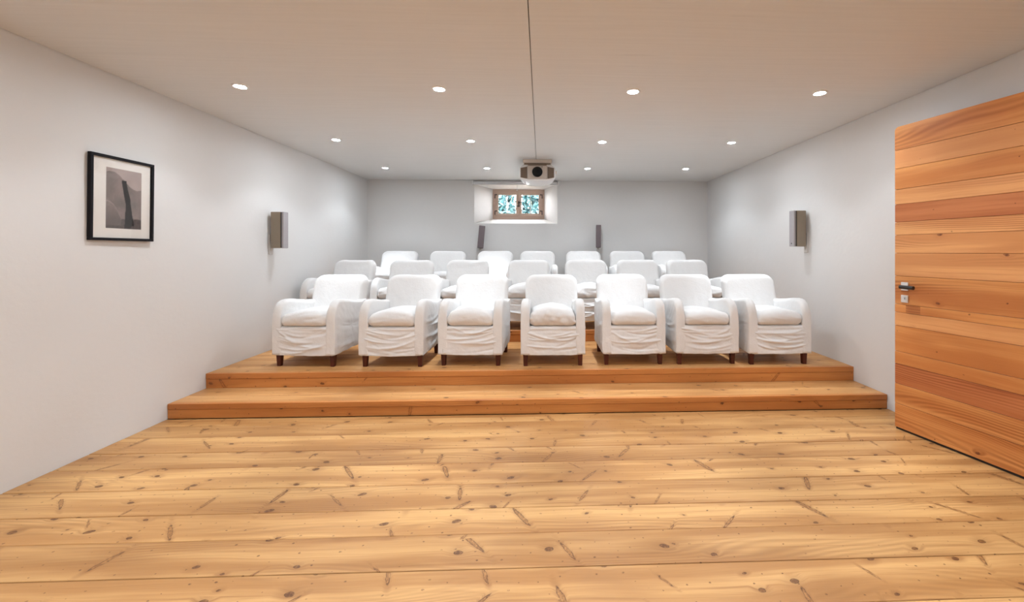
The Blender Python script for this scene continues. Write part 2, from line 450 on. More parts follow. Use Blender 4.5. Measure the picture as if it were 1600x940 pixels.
for sx0, sx1 in ((fx0 + fw - 0.006, xm - 0.0008), (xm + 0.0008, fx1 - fw + 0.006)):
    s0, s1 = fw - 0.006, H_ - fw + 0.006
    bm = bmesh.new(); sw = 0.056; ya, yb = Yf - 0.014, Yf - 0.0005
    add_box(bm, sx0, sx1, ya, yb, s0, s0 + sw, 0.004); add_box(bm, sx0, sx1, ya, yb, s1 - sw, s1, 0.004)
    add_box(bm, sx0, sx0 + sw, ya, yb, s0 + sw, s1 - sw, 0.004); add_box(bm, sx1 - sw, sx1, ya, yb, s0 + sw, s1 - sw, 0.004)
    sash = bm_obj('sash', bm, M['window_wood'], win)
    mx_ = (sx0 + sx1) / 2
    box('muntin', mx_ - 0.006, mx_ + 0.006, ya + 0.002, yb + 0.006, s0 + sw, s1 - sw, M['lead'], sash, 0.002)
    box('pane', sx0 + sw, mx_ - 0.006, Yf - 0.008, Yf - 0.005, s0 + sw, s1 - sw, M['glass'], sash)
    box('pane', mx_ + 0.006, sx1 - sw, Yf - 0.008, Yf - 0.005, s0 + sw, s1 - sw, M['glass'], sash)
    left = sx0 < xm - 0.1
    hx = sx0 if left else sx1; sg = -1 if left else 1
    for hz in (s0 + 0.075, s1 - 0.075):
        bm = bmesh.new()
        add_tube(bm, (hx + sg * 0.012, Yf - 0.02, hz - 0.045), (hx + sg * 0.012, Yf - 0.02, hz + 0.035), 0.0075, n=8)
        add_box(bm, min(hx, hx - sg * 0.03), max(hx, hx - sg * 0.03), Yf - 0.022, Yf - 0.012, hz + 0.018, hz + 0.036)
        bm_obj('hinge', bm, M['iron'], win)
bm = bmesh.new()
add_box(bm, xm - 0.012, xm + 0.012, Yf - 0.024, Yf - 0.012, H_ / 2 - 0.05, H_ / 2 + 0.06, 0.003)
add_tube(bm, (xm, Yf - 0.04, H_ / 2 + 0.03), (xm + 0.05, Yf - 0.045, H_ / 2 + 0.035), 0.008, n=8)
add_tube(bm, (xm - 0.05, Yf - 0.03, H_ / 2 - 0.035), (xm + 0.02, Yf - 0.03, H_ / 2 - 0.03), 0.007, n=8)
bm_obj('latch', bm, M['iron'], win)

# roller blind above the opening
bl = empty('roller_blind', (-0.45, YB - 0.055, 2.635))
tag(bl, 'rolled-up pale roller blind mounted above the small window', 'blind')
bm = bmesh.new(); add_tube(bm, (-0.76, 0, 0), (0.755, 0, 0), 0.024, n=20)
bm_obj('blind_roll', bm, M['blind'], bl, True)
bm = bmesh.new(); add_tube(bm, (-0.755, -0.012, -0.030), (0.75, -0.012, -0.030), 0.008, n=10)
bm_obj('bottom_rail', bm, M['white_trim'], bl, True)
for sx in (-0.775, 0.768):
    bm = bmesh.new(); add_box(bm, sx - 0.012, sx + 0.012, -0.034, 0.053, -0.040, 0.030, 0.006, 2)
    bm_obj('bracket', bm, M['white_trim'], bl)
bm = bmesh.new(); add_tube(bm, (0.018, -0.026, -0.02), (0.018, -0.026, -0.125), 0.0022, n=6)
bm_obj('pull_cord', bm, M['white_trim'], bl)
bm = bmesh.new(); bmesh.ops.create_icosphere(bm, subdivisions=2, radius=0.013, matrix=Matrix.Translation((0.018, -0.026, -0.135)))
bm_obj('cord_ball', bm, M['white_trim'], bl, True)

# garden outside
box('ground', -4.0, 3.2, YO + 0.01, 11.5, 1.20, 1.30, M['soil'], kind='structure')
def shrub(name, label, cx, cy, zb, rx, ry, rz, n, seed):
    r = random.Random(seed)
    t = empty(name, (cx, cy, zb)); tag(t, label, 'shrub', 'shrubs outside the window')
    bm = bmesh.new()
    for k in range(7):
        a = r.uniform(0, 6.28)
        add_tube(bm, (0.05 * math.cos(a), 0.05 * math.sin(a), 0), (rx * 0.7 * math.cos(a), ry * 0.6 * math.sin(a), rz * 1.4), 0.014, 0.005, n=6)
    bm_obj('stem', bm, M['soil'], t)
    vs, fs = [], []
    for k in range(n):
        while True:
            p = Vector((r.uniform(-1, 1), r.uniform(-1, 1), r.uniform(-1, 1)))
            if 0.25 < p.length < 1: break
        c = Vector((p.x * rx, p.y * ry, rz + p.z * rz * 0.9))
        if noise.noise(c * 5.5 + Vector((seed, 0, 0))) < -0.16: continue
        d = Vector((r.gauss(0, 1), r.gauss(0, 1), r.gauss(0, 1))).normalized()
        e = d.orthogonal().normalized(); nn = d.cross(e)
        L, Wd = r.uniform(0.045, 0.085), r.uniform(0.022, 0.040)
        i = len(vs)
        vs += [c - d * L, c + e * Wd + nn * 0.006, c + d * L, c - e * Wd + nn * 0.006]
        fs += [(i, i + 1, i + 2), (i, i + 2, i + 3)]
    mesh_obj('foliage', vs, fs, M['leaf'], t, kind='stuff')
shrub('garden_shrub', 'leafy green shrub seen through the left window sash', -0.83, 9.15, 1.30, 0.28, 0.40, 0.95, 2600, 3)
shrub('garden_shrub', 'leafy green shrub seen through the right window sash', -0.16, 9.15, 1.30, 0.27, 0.38, 0.95, 2600, 8)

# ------------------------------------------------------------------ downlights
ring_mesh = {}
def downlight_parts():
    bm = bmesh.new()
    n = 28
    prof = [(0.040, 0.0), (0.041, -0.006), (0.049, -0.008), (0.056, -0.004), (0.0575, 0.0)]
    rings = []
    for r_, h in prof:
        rings.append([bm.verts.new((r_ * math.cos(6.28318 * k / n), r_ * math.sin(6.28318 * k / n), h)) for k in range(n)])
    for i in range(len(rings) - 1):
        for k in range(n): bm.faces.new((rings[i][k], rings[i][(k + 1) % n], rings[i + 1][(k + 1) % n], rings[i + 1][k]))
    o1 = bm_obj('trim_ring', bm, M['white_trim'], None, True)
    bm = bmesh.new()
    add_lathe(bm, [(0.0395, -0.0005), (0.0395, -0.003), (0.020, -0.006)], n=16)
    o2 = bm_obj('bulb', bm, M['lamp'], None, True)
    return o1, o2
ROWS = [
 ('nearest', [(-2.345, 3.348), (-0.807, 3.341), (0.739, 3.335), (2.263, 3.311)]),
 ('middle', [(-2.363, 4.910), (-0.820, 4.907), (0.719, 4.891), (2.252, 4.862)]),
 ('farthest', [(-2.401, 6.539), (-0.836, 6.504), (0.721, 6.470), (2.251, 6.437)]),
 (None, [(-2.35, 1.79), (-0.80, 1.79), (0.74, 1.79), (2.26, 1.79)]),
 (None, [(-2.35, 0.23), (-0.80, 0.23), (0.74, 0.23), (2.26, 0.23)]),
 (None, [(-2.35, -1.33), (-0.80, -1.33), (0.74, -1.33), (2.26, -1.33)]),
]
PLACE = ['leftmost', 'second from left', 'third from left', 'rightmost']
sp_w = bpy.data.lights.new('lamp_spill', 'SPOT'); sp_w.energy = LAMP_WIDE; sp_w.spot_size = math.radians(120); sp_w.spot_blend = 0.42
sp_n = bpy.data.lights.new('lamp_core', 'SPOT'); sp_n.energy = LAMP_NARROW; sp_n.spot_size = math.radians(44); sp_n.spot_blend = 0.8
for s in (sp_w, sp_n): s.color = LAMP_COLOR; s.shadow_soft_size = 0.03
first = downlight_parts()
for ri, (row, pts) in enumerate(ROWS):
    for ci, (x, y) in enumerate(pts):
        t = empty('downlight', (x, y, ZC))
        if row: tag(t, 'small round ceiling downlight, %s in the %s row' % (PLACE[ci], row), 'light', 'recessed ceiling downlights')
        else: tag(t, 'small round ceiling downlight nearer the viewer than the picture shows', 'light', 'recessed ceiling downlights')
        for f in first:
            c = f if (ri == 0 and ci == 0) else f.copy()
            if c is not f: COL.objects.link(c)
            c.parent = t
        for s in (sp_w, sp_n):
            l = bpy.data.objects.new(s.name, s); COL.objects.link(l); l.parent = t; l.location = (0, 0, -0.014)

# ------------------------------------------------------------------ armchairs
def noisev(p, s, seed): return noise.noise(Vector((p[0] * s + seed * 7.13, p[1] * s + seed * 3.71, p[2] * s + seed * 1.93)))

def loft(rings, cap=True):
    """rings of equal length -> verts, faces (closed in ring direction, end caps as fans)"""
    n = len(rings[0]); vs, fs = [], []
    for r in rings: vs += r
    for i in range(len(rings) - 1):
        for k in range(n):
            a, b_ = i * n + k, i * n + (k + 1) % n
            fs.append((a, b_, b_ + n, a + n))
    if cap:
        for base, flip in ((0, True), ((len(rings) - 1) * n, False)):
            c = sum((vs[base + k] for k in range(n)), Vector()) / n
            vs.append(c); ci = len(vs) - 1
            for k in range(n):
                a, b_ = base + k, base + (k + 1) % n
                fs.append((b_, a, ci) if flip else (a, b_, ci))
    return vs, fs

def densify(pts, step):
    out = []
    for i in range(len(pts)):
        a, b_ = pts[i], pts[(i + 1) % len(pts)]
        d = math.hypot(b_[0] - a[0], b_[1] - a[1]); n = max(1, int(round(d / step)))
        for k in range(n): out.append((a[0] + (b_[0] - a[0]) * k / n, a[1] + (b_[1] - a[1]) * k / n))
    return out

def arc(cx, cy, r, a0, a1, n):
    return [(cx + r * math.cos(math.radians(a0 + (a1 - a0) * k / n)), cy + r * math.sin(math.radians(a0 + (a1 - a0) * k / n))) for k in range(n + 1)]

def puff(prof, d0, d1, r, to3d, inset_w, nround=5, nmid=6, ncap=8, bulge=0.0):
    """profile swept from d0 to d1 with rounded rims; caps are concentric rings"""
    cx = sum(p[0] for p in prof) / len(prof); cy = sum(p[1] for p in prof) / len(prof)
    xs = [p[0] for p in prof]; ys = [p[1] for p in prof]
    mx, my = (max(xs) - min(xs)) * 0.30, (max(ys) - min(ys)) * 0.30
    ins = []
    for p in prof:
        q = (min(max(p[0], min(xs) + mx), max(xs) - mx), min(max(p[1], min(ys) + my), max(ys) - my))
        dx, dy = q[0] - p[0], q[1] - p[1]; L = math.hypot(dx, dy) or 1
        w = inset_w(p); ins.append((dx / L * w, dy / L * w))
    def ring(inset, d, shrink=1.0):
        out = []
        for p, i_ in zip(prof, ins):
            a = p[0] + i_[0] * inset; b_ = p[1] + i_[1] * inset
            out.append(to3d(cx + (a - cx) * shrink, cy + (b_ - cy) * shrink, d))
        return out
    rings = []
    for k in range(1, ncap): 
        s = k / ncap
        rings.append(ring(r, d0 - bulge * (1 - s * s), s))
    for k in range(nround + 1):
        t = math.pi / 2 * k / nround
        rings.append(ring(r * (1 - math.sin(t)), d0 + r * (1 - math.cos(t))))
    for k in range(1, nmid):
        rings.append(ring(0, d0 + r + (d1 - d0 - 2 * r) * k / nmid))
    for k in range(nround + 1):
        t = math.pi / 2 * k / nround
        rings.append(ring(r * (1 - math.cos(t)), d1 - r + r * math.sin(t)))
    for k in range(ncap - 1, 0, -1):
        s = k / ncap
        rings.append(ring(r, d1 + bulge * (1 - s * s), s))
    return loft(rings)

def finish(name, vs, fs, mat, parent, disp=None):
    """displace along vertex normals, then link"""
    o = mesh_obj(name, vs, fs, mat, parent, True)
    me = o.data
    bm = bmesh.new(); bm.from_mesh(me); bmesh.ops.recalc_face_normals(bm, faces=bm.faces); bm.normal_update()
    if disp:
        moves = [(v, disp(v.co, v.normal)) for v in bm.verts]
        for v, d in moves: v.co += v.normal * d if isinstance(d, float) else d
    bm.to_mesh(me); bm.free()
    me.polygons.foreach_set('use_smooth', [True] * len(me.polygons))
    return o

def folds(rs, n, zlo, zhi, amp, wid, sag):
    L = []
    for _ in range(n):
        L.append((rs.uniform(zlo, zhi), rs.uniform(-0.35, 0.35), rs.uniform(0.2, 1.0) * sag, rs.uniform(0.5, 1.0) * amp * rs.choice((1, 1, -0.7)),
                  wid * rs.uniform(0.7, 1.4), rs.uniform(-0.9, 0.9), rs.uniform(0.35, 0.9), rs.uniform(-0.35, 0.35)))
    return L
def fold_h(L, u, z):
    h = 0.0
    for z0, u0, sg, a, w, uc, ul, tilt in L:
        e = (z - (z0 + sg * (u - u0) ** 2 + tilt * 0.10 * u)) / w
        if abs(e) < 3:
            h += a * math.exp(-e * e) * math.exp(-((u - uc) / ul) ** 2)
    return h

HW = 0.317      # half width of a chair
YF = -0.055     # front plane (front legs stand at y = 0)
def make_chair(loc, rz, label, row, seed, cush=0.0, wrinkle_top=0.0, crumple=0.0, top_drop=0.0):
    rs = random.Random(seed * 31 + 5)
    t = empty('armchair', loc, rz)
    tag(t, label, 'armchair', 'slipcovered armchairs in three rows')
    L = M['linen']
    # --- apron: closed sleeve between the arms, over the seat deck and down to the hem
    prof = [(0.50, 0.398), (-0.02, 0.398)] + arc(YF + 0.030, 0.372, 0.026, 90, 180, 5) + [(YF + 0.003, 0.118), (YF + 0.018, 0.114), (YF + 0.03, 0.135), (0.52, 0.135)]
    pts = []
    for i in range(len(prof) - 1):
        a, b_ = prof[i], prof[i + 1]
        st = 0.0055 if (a[0] < 0 and b_[0] < 0) else 0.08
        d = math.hypot(b_[0] - a[0], b_[1] - a[1]); n = max(1, int(round(d / st)))
        for k in range(n): pts.append((a[0] + (b_[0] - a[0]) * k / n, a[1] + (b_[1] - a[1]) * k / n))
    pts.append(prof[-1])
    NX = 44; hw = HW - 0.040
    rings = [[Vector((-hw + 2 * hw * i / NX, p[0], p[1])) for p in pts] for i in range(NX + 1)]
    vs, fs = loft(rings)
    FL = folds(rs, 12, 0.135, 0.345, 0.0115, 0.0105, 0.09)
    s0 = rs.uniform(0, 50)
    def d_apron(c, nrm):
        if c.y > -0.005: return 0.0
        u = c.x / hw; h = fold_h(FL, u, c.z)
        h += 0.004 * noisev((c.x, 0, c.z * 2), 9, s0) + 0.0018 * noisev((c.x, 0, c.z), 34, s0)
        h -= 0.004 * max(0, 1 - abs(c.z - 0.352) / 0.02)
        h *= min(1, (1 - abs(u)) * 9 + 0.15)
        hem = max(0.0, 1 - (c.z - 0.114) / 0.07)
        dz = hem * (-0.006 * (1 - u * u) + 0.004 * noisev((c.x, 0, 0), 12, s0 + 3))
        return Vector((0, nrm.y * h if nrm.y < 0 else 0, dz + nrm.z * h * 0.3))
    finish('apron', vs, fs, L, t, d_apron)
    # --- arms
    ap = [(0.575, 0.135), (0.590, 0.60), (0.44, 0.606), (0.28, 0.628), (0.16, 0.648), (0.09, 0.655)]
    ap += [(0.052, 0.653), (0.016, 0.640), (-0.014, 0.618), (-0.036, 0.588), (-0.049, 0.552), (YF, 0.51), (YF, 0.46), (YF, 0.118)]
    ap = densify(ap, 0.020)
    for sg in (-1, 1):
        def to3(a, b_, d, sg=sg): return Vector((sg * d, a, b_))
        def iw(p):
            top = min(1.0, max(0.0, (p[1] - 0.44) / 0.16))
            fr = 1.0 if p[0] < 0.0 else 0.6
            return 0.10 + 0.90 * top * (1.0 if p[1] > 0.5 else 0.7) if p[0] < 0.5 else 0.15
        vs, fs = puff(ap, HW - 0.088, HW, 0.036, to3, iw, 5, 4, 15)
        sd = rs.uniform(0, 60)
        FA = folds(rs, 9, 0.16, 0.44, 0.009, 0.013, 0.07)
        def d_arm(c, nrm, sg=sg, sd=sd, FA=FA):
            h = 0.0035 * noisev(c, 8, sd) + 0.0016 * noisev((c.x, c.y * 2.2, c.z * 0.9), 22, sd)
            if abs(nrm.x) > 0.4 and nrm.x * sg > 0 and c.y > YF + 0.03:
                e_ = (c.y - YF - 0.045 - max(0, c.z - 0.50) * 0.55) / 0.014
                h -= 0.0045 * math.exp(-e_ * e_)
                h += fold_h(FA, (c.y - 0.26) / 0.3, c.z) * 1.1
                h += 0.004 * noisev((0, c.y * 1.6 + c.z, c.z - c.y * 0.4), 13, sd + 9)
            if c.z < 0.20:
                h += 0.004 * (0.2 - c.z) / 0.08 * noisev((c.x * 3, c.y * 1.2, 0), 10, sd + 2) * 2
            # inner face pressed in by the cushion
            return float(h)
        finish('armrest', vs, fs, L, t, d_arm)
    # --- back
    bw, zb, zt, rc = 0.292, 0.135, 0.868 - top_drop, 0.098
    bp = [(-0.272, zb), (0.272, zb), (bw, 0.40)] + arc(bw - rc, zt - rc, rc, 0, 90, 9) + arc(-bw + rc, zt - rc, rc, 90, 180, 9) + [(-bw, 0.40)]
    bp = densify(bp, 0.028)
    def lean(z):
        k = max(0.0, z - 0.40)
        return 0.435 + 0.30 * k
    tw = rs.uniform(-0.010, 0.010)
    def to3b(a, b_, d): return Vector((a, lean(b_) + d + tw * a / 0.3, b_))
    vs, fs = puff(bp, 0.0, 0.150, 0.045, to3b, lambda p: min(1.0, max(0.12, (p[1] - 0.3) / 0.2)), 6, 4, 11, bulge=0.010)
    sb = rs.uniform(0, 80)
    FB = folds(rs, 5, 0.74, 0.85, 0.007, 0.010, 0.06)
    def d_back(c, nrm):
        h = 0.004 * noisev(c, 5, sb) + 0.0012 * noisev((c.x, c.y, c.z * 0.6), 20, sb)
        if wrinkle_top: h += wrinkle_top * fold_h(FB, c.x / 0.29, c.z)
        if c.z < 0.62: h += 0.003 * noisev((c.x * 1.5, 0, c.z), 14, sb + 4)
        return float(h)
    finish('backrest', vs, fs, L, t, d_back)
    # --- seat cushion
    cw = HW - 0.084
    cp = arc(cw - 0.05, -0.013, 0.05, -90, 0, 6) + arc(cw - 0.05, 0.40, 0.05, 0, 90, 6) + arc(-cw + 0.05, 0.40, 0.05, 90, 180, 6) + arc(-cw + 0.05, -0.013, 0.05, 180, 270, 6)
    cp = densify(cp, 0.022)
    vs, fs = puff(cp, 0.400, 0.508, 0.048, lambda a, b_, d: Vector((a, b_, d)), lambda p: 1.0, 8, 2, 11)
    sc = rs.uniform(0, 90); skew = rs.uniform(-0.010, 0.010)
    FC = folds(rs, 6, 0.42, 0.52, 0.005, 0.007, 0.04)
    def d_cush(c, nrm):
        dome = max(0.0, math.cos(min(1, abs(c.x / cw)) * 1.57)) ** 0.8 * max(0.0, 1 - ((c.y - 0.15) / 0.30) ** 4 * 0.55)
        up = max(0.0, (c.z - 0.405) / 0.10)
        h = Vector((0, 0, up * (dome * (0.040 + cush) + skew * c.x / cw)))
        n_ = 0.0065 * noisev(c, 9, sc) + 0.0035 * noisev((c.x + c.z, c.y, c.z), 24, sc)
        if crumple:
            q = (c.x * 1.0 + c.z * 1.2, c.y * 0.6, c.z - c.x * 0.5)
            n_ += crumple * (abs(noisev(q, 17, sc + 5)) - 0.25) * 0.022 * (1 - 0.8 * max(0, nrm.z))
        n_ += fold_h(FC, c.x / cw, c.z) * (1 if nrm.y < -0.2 else 0)
        k = 1.0 if c.z > 0.404 else 0.2
        front = Vector((0, -0.012 * (1 - (c.x / cw) ** 2) * max(0, -nrm.y), 0))
        return h + nrm * (n_ * k) + front
    finish('seat_cushion', vs, fs, L, t, d_cush)
    # --- legs
    for lx, ly in ((-0.272, 0.0), (0.272, 0.0), (-0.268, 0.555), (0.268, 0.555)):
        bm = bmesh.new()
        a, b_ = 0.019, 0.0265
        q = []
        for z_, r_ in ((0.0, a), (0.17, b_)):
            q.append([bm.verts.new((lx + sx * r_, ly + sy * r_, z_)) for sx, sy in ((-1, -1), (1, -1), (1, 1), (-1, 1))])
        for k in range(4): bm.faces.new((q[0][k], q[0][(k + 1) % 4], q[1][(k + 1) % 4], q[1][k]))
        bm.faces.new(q[0][::-1]); bm.faces.new(q[1])
        bmesh.ops.bevel(bm, geom=list(bm.edges), offset=0.003, segments=1, affect='EDGES')
        bm_obj('leg', bm, M['leg'], t)
    return t

ORD = ['leftmost', 'second from left', 'third from left', 'middle', 'third from right', 'second from right', 'rightmost']
R = math.radians
front = [(-2.325, 4.236, -5), (-1.462, 4.188, -2.5), (-0.698, 4.201, -3), (0.118, 4.165, 0), (0.926, 4.18, 0), (1.664, 4.169, 0), (2.386, 4.134, 0)]
front_x = ['white slipcovered armchair at the left end of the front row by the left wall',
           'white slipcovered armchair, second from left in the front row',
           'white slipcovered armchair with a domed cushion, third from left in the front row',
           'white slipcovered armchair with the puffiest creased cushion, middle of the front row',
           'white slipcovered armchair, third from right in the front row',
           'white slipcovered armchair with a dented cushion, second from right in the front row',
           'white slipcovered armchair at the right end of the front row by the right wall']
cushs = [0.008, 0.012, 0.035, 0.042, 0.0, -0.008, 0.004]
for i, (x, y, a) in enumerate(front):
    make_chair((x, y, TIER1), R(a), front_x[i], 0, i + 1, cush=cushs[i], crumple=1.0 if i == 3 else 0.25)
second = [(-2.690, 5.335, -9), (-1.81, 5.325, 0), (-1.03, 5.325, 0), (-0.215, 5.33, -4), (0.636, 5.325, 0), (1.378, 5.325, 0), (2.113, 5.325, 2)]
for i, (x, y, a) in enumerate(second):
    make_chair((x, y, TIER2), R(a), ['white slipcovered armchair with a wrinkled back top, leftmost in the second row',
        'white slipcovered armchair, second from left in the second row',
        'white slipcovered armchair with creases across its back top, third from left in the second row',
        'white slipcovered armchair turned slightly, in the middle of the second row',
        'white slipcovered armchair with a crumpled cushion, third from right in the second row',
        'white slipcovered armchair, second from right in the second row',
        'white slipcovered armchair at the right end of the second row'][i], 1, 20 + i, cush=(0.03 if i in (3, 4) else 0.0),
        wrinkle_top=(1.2 if i in (0, 2) else 0.0), crumple=(1.4 if i == 4 else 0.6))
third = [(-2.345, 6.44, 0), (-1.554, 6.44, 0), (-0.765, 6.44, 0), (-0.06, 6.44, 0), (0.715, 6.44, 0), (1.456, 6.44, 0), (2.17, 6.44, 0)]
for i, (x, y, a) in enumerate(third):
    make_chair((x, y, TIER3), R(a), 'white slipcovered armchair, %s in the back row against the rear wall' % ORD[i], 2, 40 + i, crumple=0.6)

# ------------------------------------------------------------------ wall speakers
def speaker(loc, rz, tilt, label, front_mat, body_mat, w=0.125, d=0.125, h=0.415, badge=False, wall_gap=0.06):
    """front faces local -Y; wall behind at local +Y"""
    t = empty('wall_speaker', loc, rz); t.rotation_euler = (tilt[0], tilt[1], rz)
    tag(t, label, 'speaker', 'wall speakers')
    box('casing', -w / 2, w / 2, -d + 0.034, 0, -h / 2, h / 2, body_mat, t, 0.008, 2)
    box('shadow_strip', -w / 2 + 0.006, w / 2 - 0.006, -d + 0.022, -d + 0.036, -h / 2 + 0.003, h / 2 - 0.003, M['black'], t)
    box('grille', -w / 2, w / 2, -d, -d + 0.023, -h / 2, h / 2, front_mat, t, 0.006, 2)
    if badge:
        bm = bmesh.new(); add_tube(bm, (0.0, -d - 0.002, -h / 2 + 0.035), (0.0, -d + 0.002, -h / 2 + 0.035), 0.008, n=12)
        bm_obj('badge', bm, M['black'], t)
    return t
def bracket(t, p0, p1, plate):
    bm = bmesh.new(); add_tube(bm, p0, p1, 0.016, n=12)
    x0, x1, y0, y1, z0, z1 = plate
    add_box(bm, x0, x1, y0, y1, z0, z1, 0.004)
    bm_obj('bracket', bm, M['bracket'], t)
# left wall: front turned towards the seats
t = speaker((XL + 0.032, 4.935, 1.643), R(90), (0, 0), 'taupe box speaker on a bracket on the left wall', M['speaker_grille'], M['speaker_body'], w=0.095, d=0.145)
bracket(t, (0.0, 0.0, -0.12), (0.0, 0.030, -0.24), (-0.035, 0.035, 0.020, 0.032, -0.28, -0.05))
t = speaker((XR - 0.032, 4.745, 1.662), R(-90), (0, 0), 'taupe box speaker on a bracket on the right wall', M['speaker_grille'], M['speaker_body'], w=0.095, d=0.145, badge=True)
bracket(t, (0.0, 0.0, -0.12), (0.0, 0.030, -0.24), (-0.035, 0.035, 0.020, 0.032, -0.28, -0.05))
t = speaker((-1.075, YB - 0.075, 1.652), R(8), (R(-3), R(5)), 'dark slanting speaker on the rear wall below the window', M['speaker_dark'], M['speaker_dark'], w=0.105, d=0.10, h=0.40)
bracket(t, (0.0, 0.0, -0.14), (0.0, 0.068, -0.225), (-0.030, 0.030, 0.050, 0.066, -0.33, -0.18))
t = speaker((1.040, YB - 0.075, 1.665), R(-6), (R(-3), R(0.5)), 'dark upright speaker on the rear wall right of the window', M['speaker_dark'], M['speaker_dark'], w=0.088, d=0.10, h=0.405)
bracket(t, (0.0, 0.0, -0.14), (0.0, 0.068, -0.225), (-0.030, 0.030, 0.050, 0.066, -0.33, -0.18))

# ------------------------------------------------------------------ projector
pj = empty('projector', (-0.052, 5.82, ZC)); tag(pj, 'white ceiling-mounted video projector with a large black lens', 'projector')
zc = 2.495 - ZC
op = arc(-0.205, zc + 0.055, 0.045, 180, 118, 4)[::-1]
prof = [(-0.19, zc + 0.112), (-0.235, zc + 0.082), (-0.252, zc + 0.055), (-0.250, zc - 0.055), (-0.238, zc - 0.078), (-0.20, zc - 0.100),
        (-0.10, zc - 0.113), (0.0, zc - 0.116), (0.10, zc - 0.113), (0.20, zc - 0.100), (0.238, zc - 0.078), (0.250, zc - 0.055),
        (0.252, zc + 0.055), (0.235, zc + 0.082), (0.19, zc + 0.112)]
prof = densify(prof, 0.03)
def to3p(a, b_, d):
    k = 1 - 0.10 * max(0.0, d / 0.47) ** 2
    return Vector((a * k, d, b_))
vs, fs = puff(prof, 0.0, 0.47, 0.022, to3p, lambda p: 1.0, 4, 4, 3)
finish('shell', vs, fs, M['proj_shell'], pj)
box('front_panel', -0.138, 0.138, -0.012, 0.01, zc - 0.094, zc + 0.094, M['proj_front'], pj, 0.006, 2)
for sg in (-1, 1):
    bm = bmesh.new()
    x0, x1 = (0.142, 0.232)
    vsx = [(x0, -0.008, zc - 0.088), (x1, -0.001, zc - 0.070), (x1, -0.001, zc + 0.062), (x0, -0.008, zc + 0.078)]
    q0 = [bm.verts.new((sg * a, b_ - 0.004, c)) for a, b_, c in vsx]; q1 = [bm.verts.new((sg * a, b_ + 0.02, c)) for a, b_, c in vsx]
    bm.faces.new(q0); bm.faces.new(q1[::-1])
    for k in range(4): bm.faces.new((q0[k], q0[(k + 1) % 4], q1[(k + 1) % 4], q1[k]))
    for k in range(7):
        xx = x0 + (x1 - x0) * (k + 0.5) / 7; yy = -0.008 + 0.007 * (k + 0.5) / 7
        a, b_ = sorted((sg * (xx - 0.0025), sg * (xx + 0.0025)))
        add_box(bm, a, b_, yy - 0.012, yy, zc - 0.080 + 0.010 * k / 7, zc + 0.070 - 0.010 * k / 7)
    bm_obj('vent_grille', bm, M['proj_vent'], pj)
bm = bmesh.new()
add_lathe(bm, [(0.070, -0.008), (0.072, -0.030), (0.066, -0.034), (0.058, -0.028), (0.050, -0.020), (0.036, -0.018), (0.020, -0.022), (0.006, -0.024)], 32, 'Y', (0.0, 0, zc + 0.004))
lens = bm_obj('lens', bm, M['lens'], pj, True)
box('vent_slot', -0.130, 0.130, -0.014, -0.008, zc + 0.095, zc + 0.106, M['proj_vent'], pj)
bm = bmesh.new(); add_tube(bm, (0.066, -0.015, zc + 0.077), (0.066, -0.010, zc + 0.077), 0.006, n=10); bm_obj('indicator', bm, M['black'], pj)
bm = bmesh.new(); add_tube(bm, (0.245, 0.05, zc + 0.01), (0.272, 0.05, zc + 0.01), 0.022, n=14); bm_obj('adjuster_knob', bm, M['proj_mount'], pj)
box('mount_plate', -0.202, 0.202, 0.03, 0.36, -0.050, -0.0005, M['proj_mount'], pj, 0.005, 2)
box('mount_neck', -0.185, 0.185, 0.05, 0.33, zc + 0.100, -0.049, M['proj_vent'], pj, 0.003)

# ------------------------------------------------------------------ framed picture
fr = empty('picture_frame', (XL, 3.22, 1.782)); tag(fr, 'black-framed sepia photograph with a wide white mat on the left wall', 'picture')
fr.rotation_euler = (0, R(0.6), R(-0.8))
hy, hz, bwid, dep = 0.2325, 0.305, 0.020, 0.032
bm = bmesh.new()
x0, x1 = 0.006, dep
add_box(bm, x0, x1, -hy, hy, hz - bwid, hz, 0.002); add_box(bm, x0, x1, -hy, hy, -hz, -hz + bwid, 0.002)
add_box(bm, x0, x1, -hy, -hy + bwid, -hz + bwid, hz - bwid, 0.002); add_box(bm, x0, x1, hy - bwid, hy, -hz + bwid, hz - bwid, 0.002)
bm_obj('frame', bm, M['black_frame'], fr)
box('mat_board', 0.008, 0.016, -hy + bwid, hy - bwid, -hz + bwid, hz - bwid, M['mat_board'], fr)
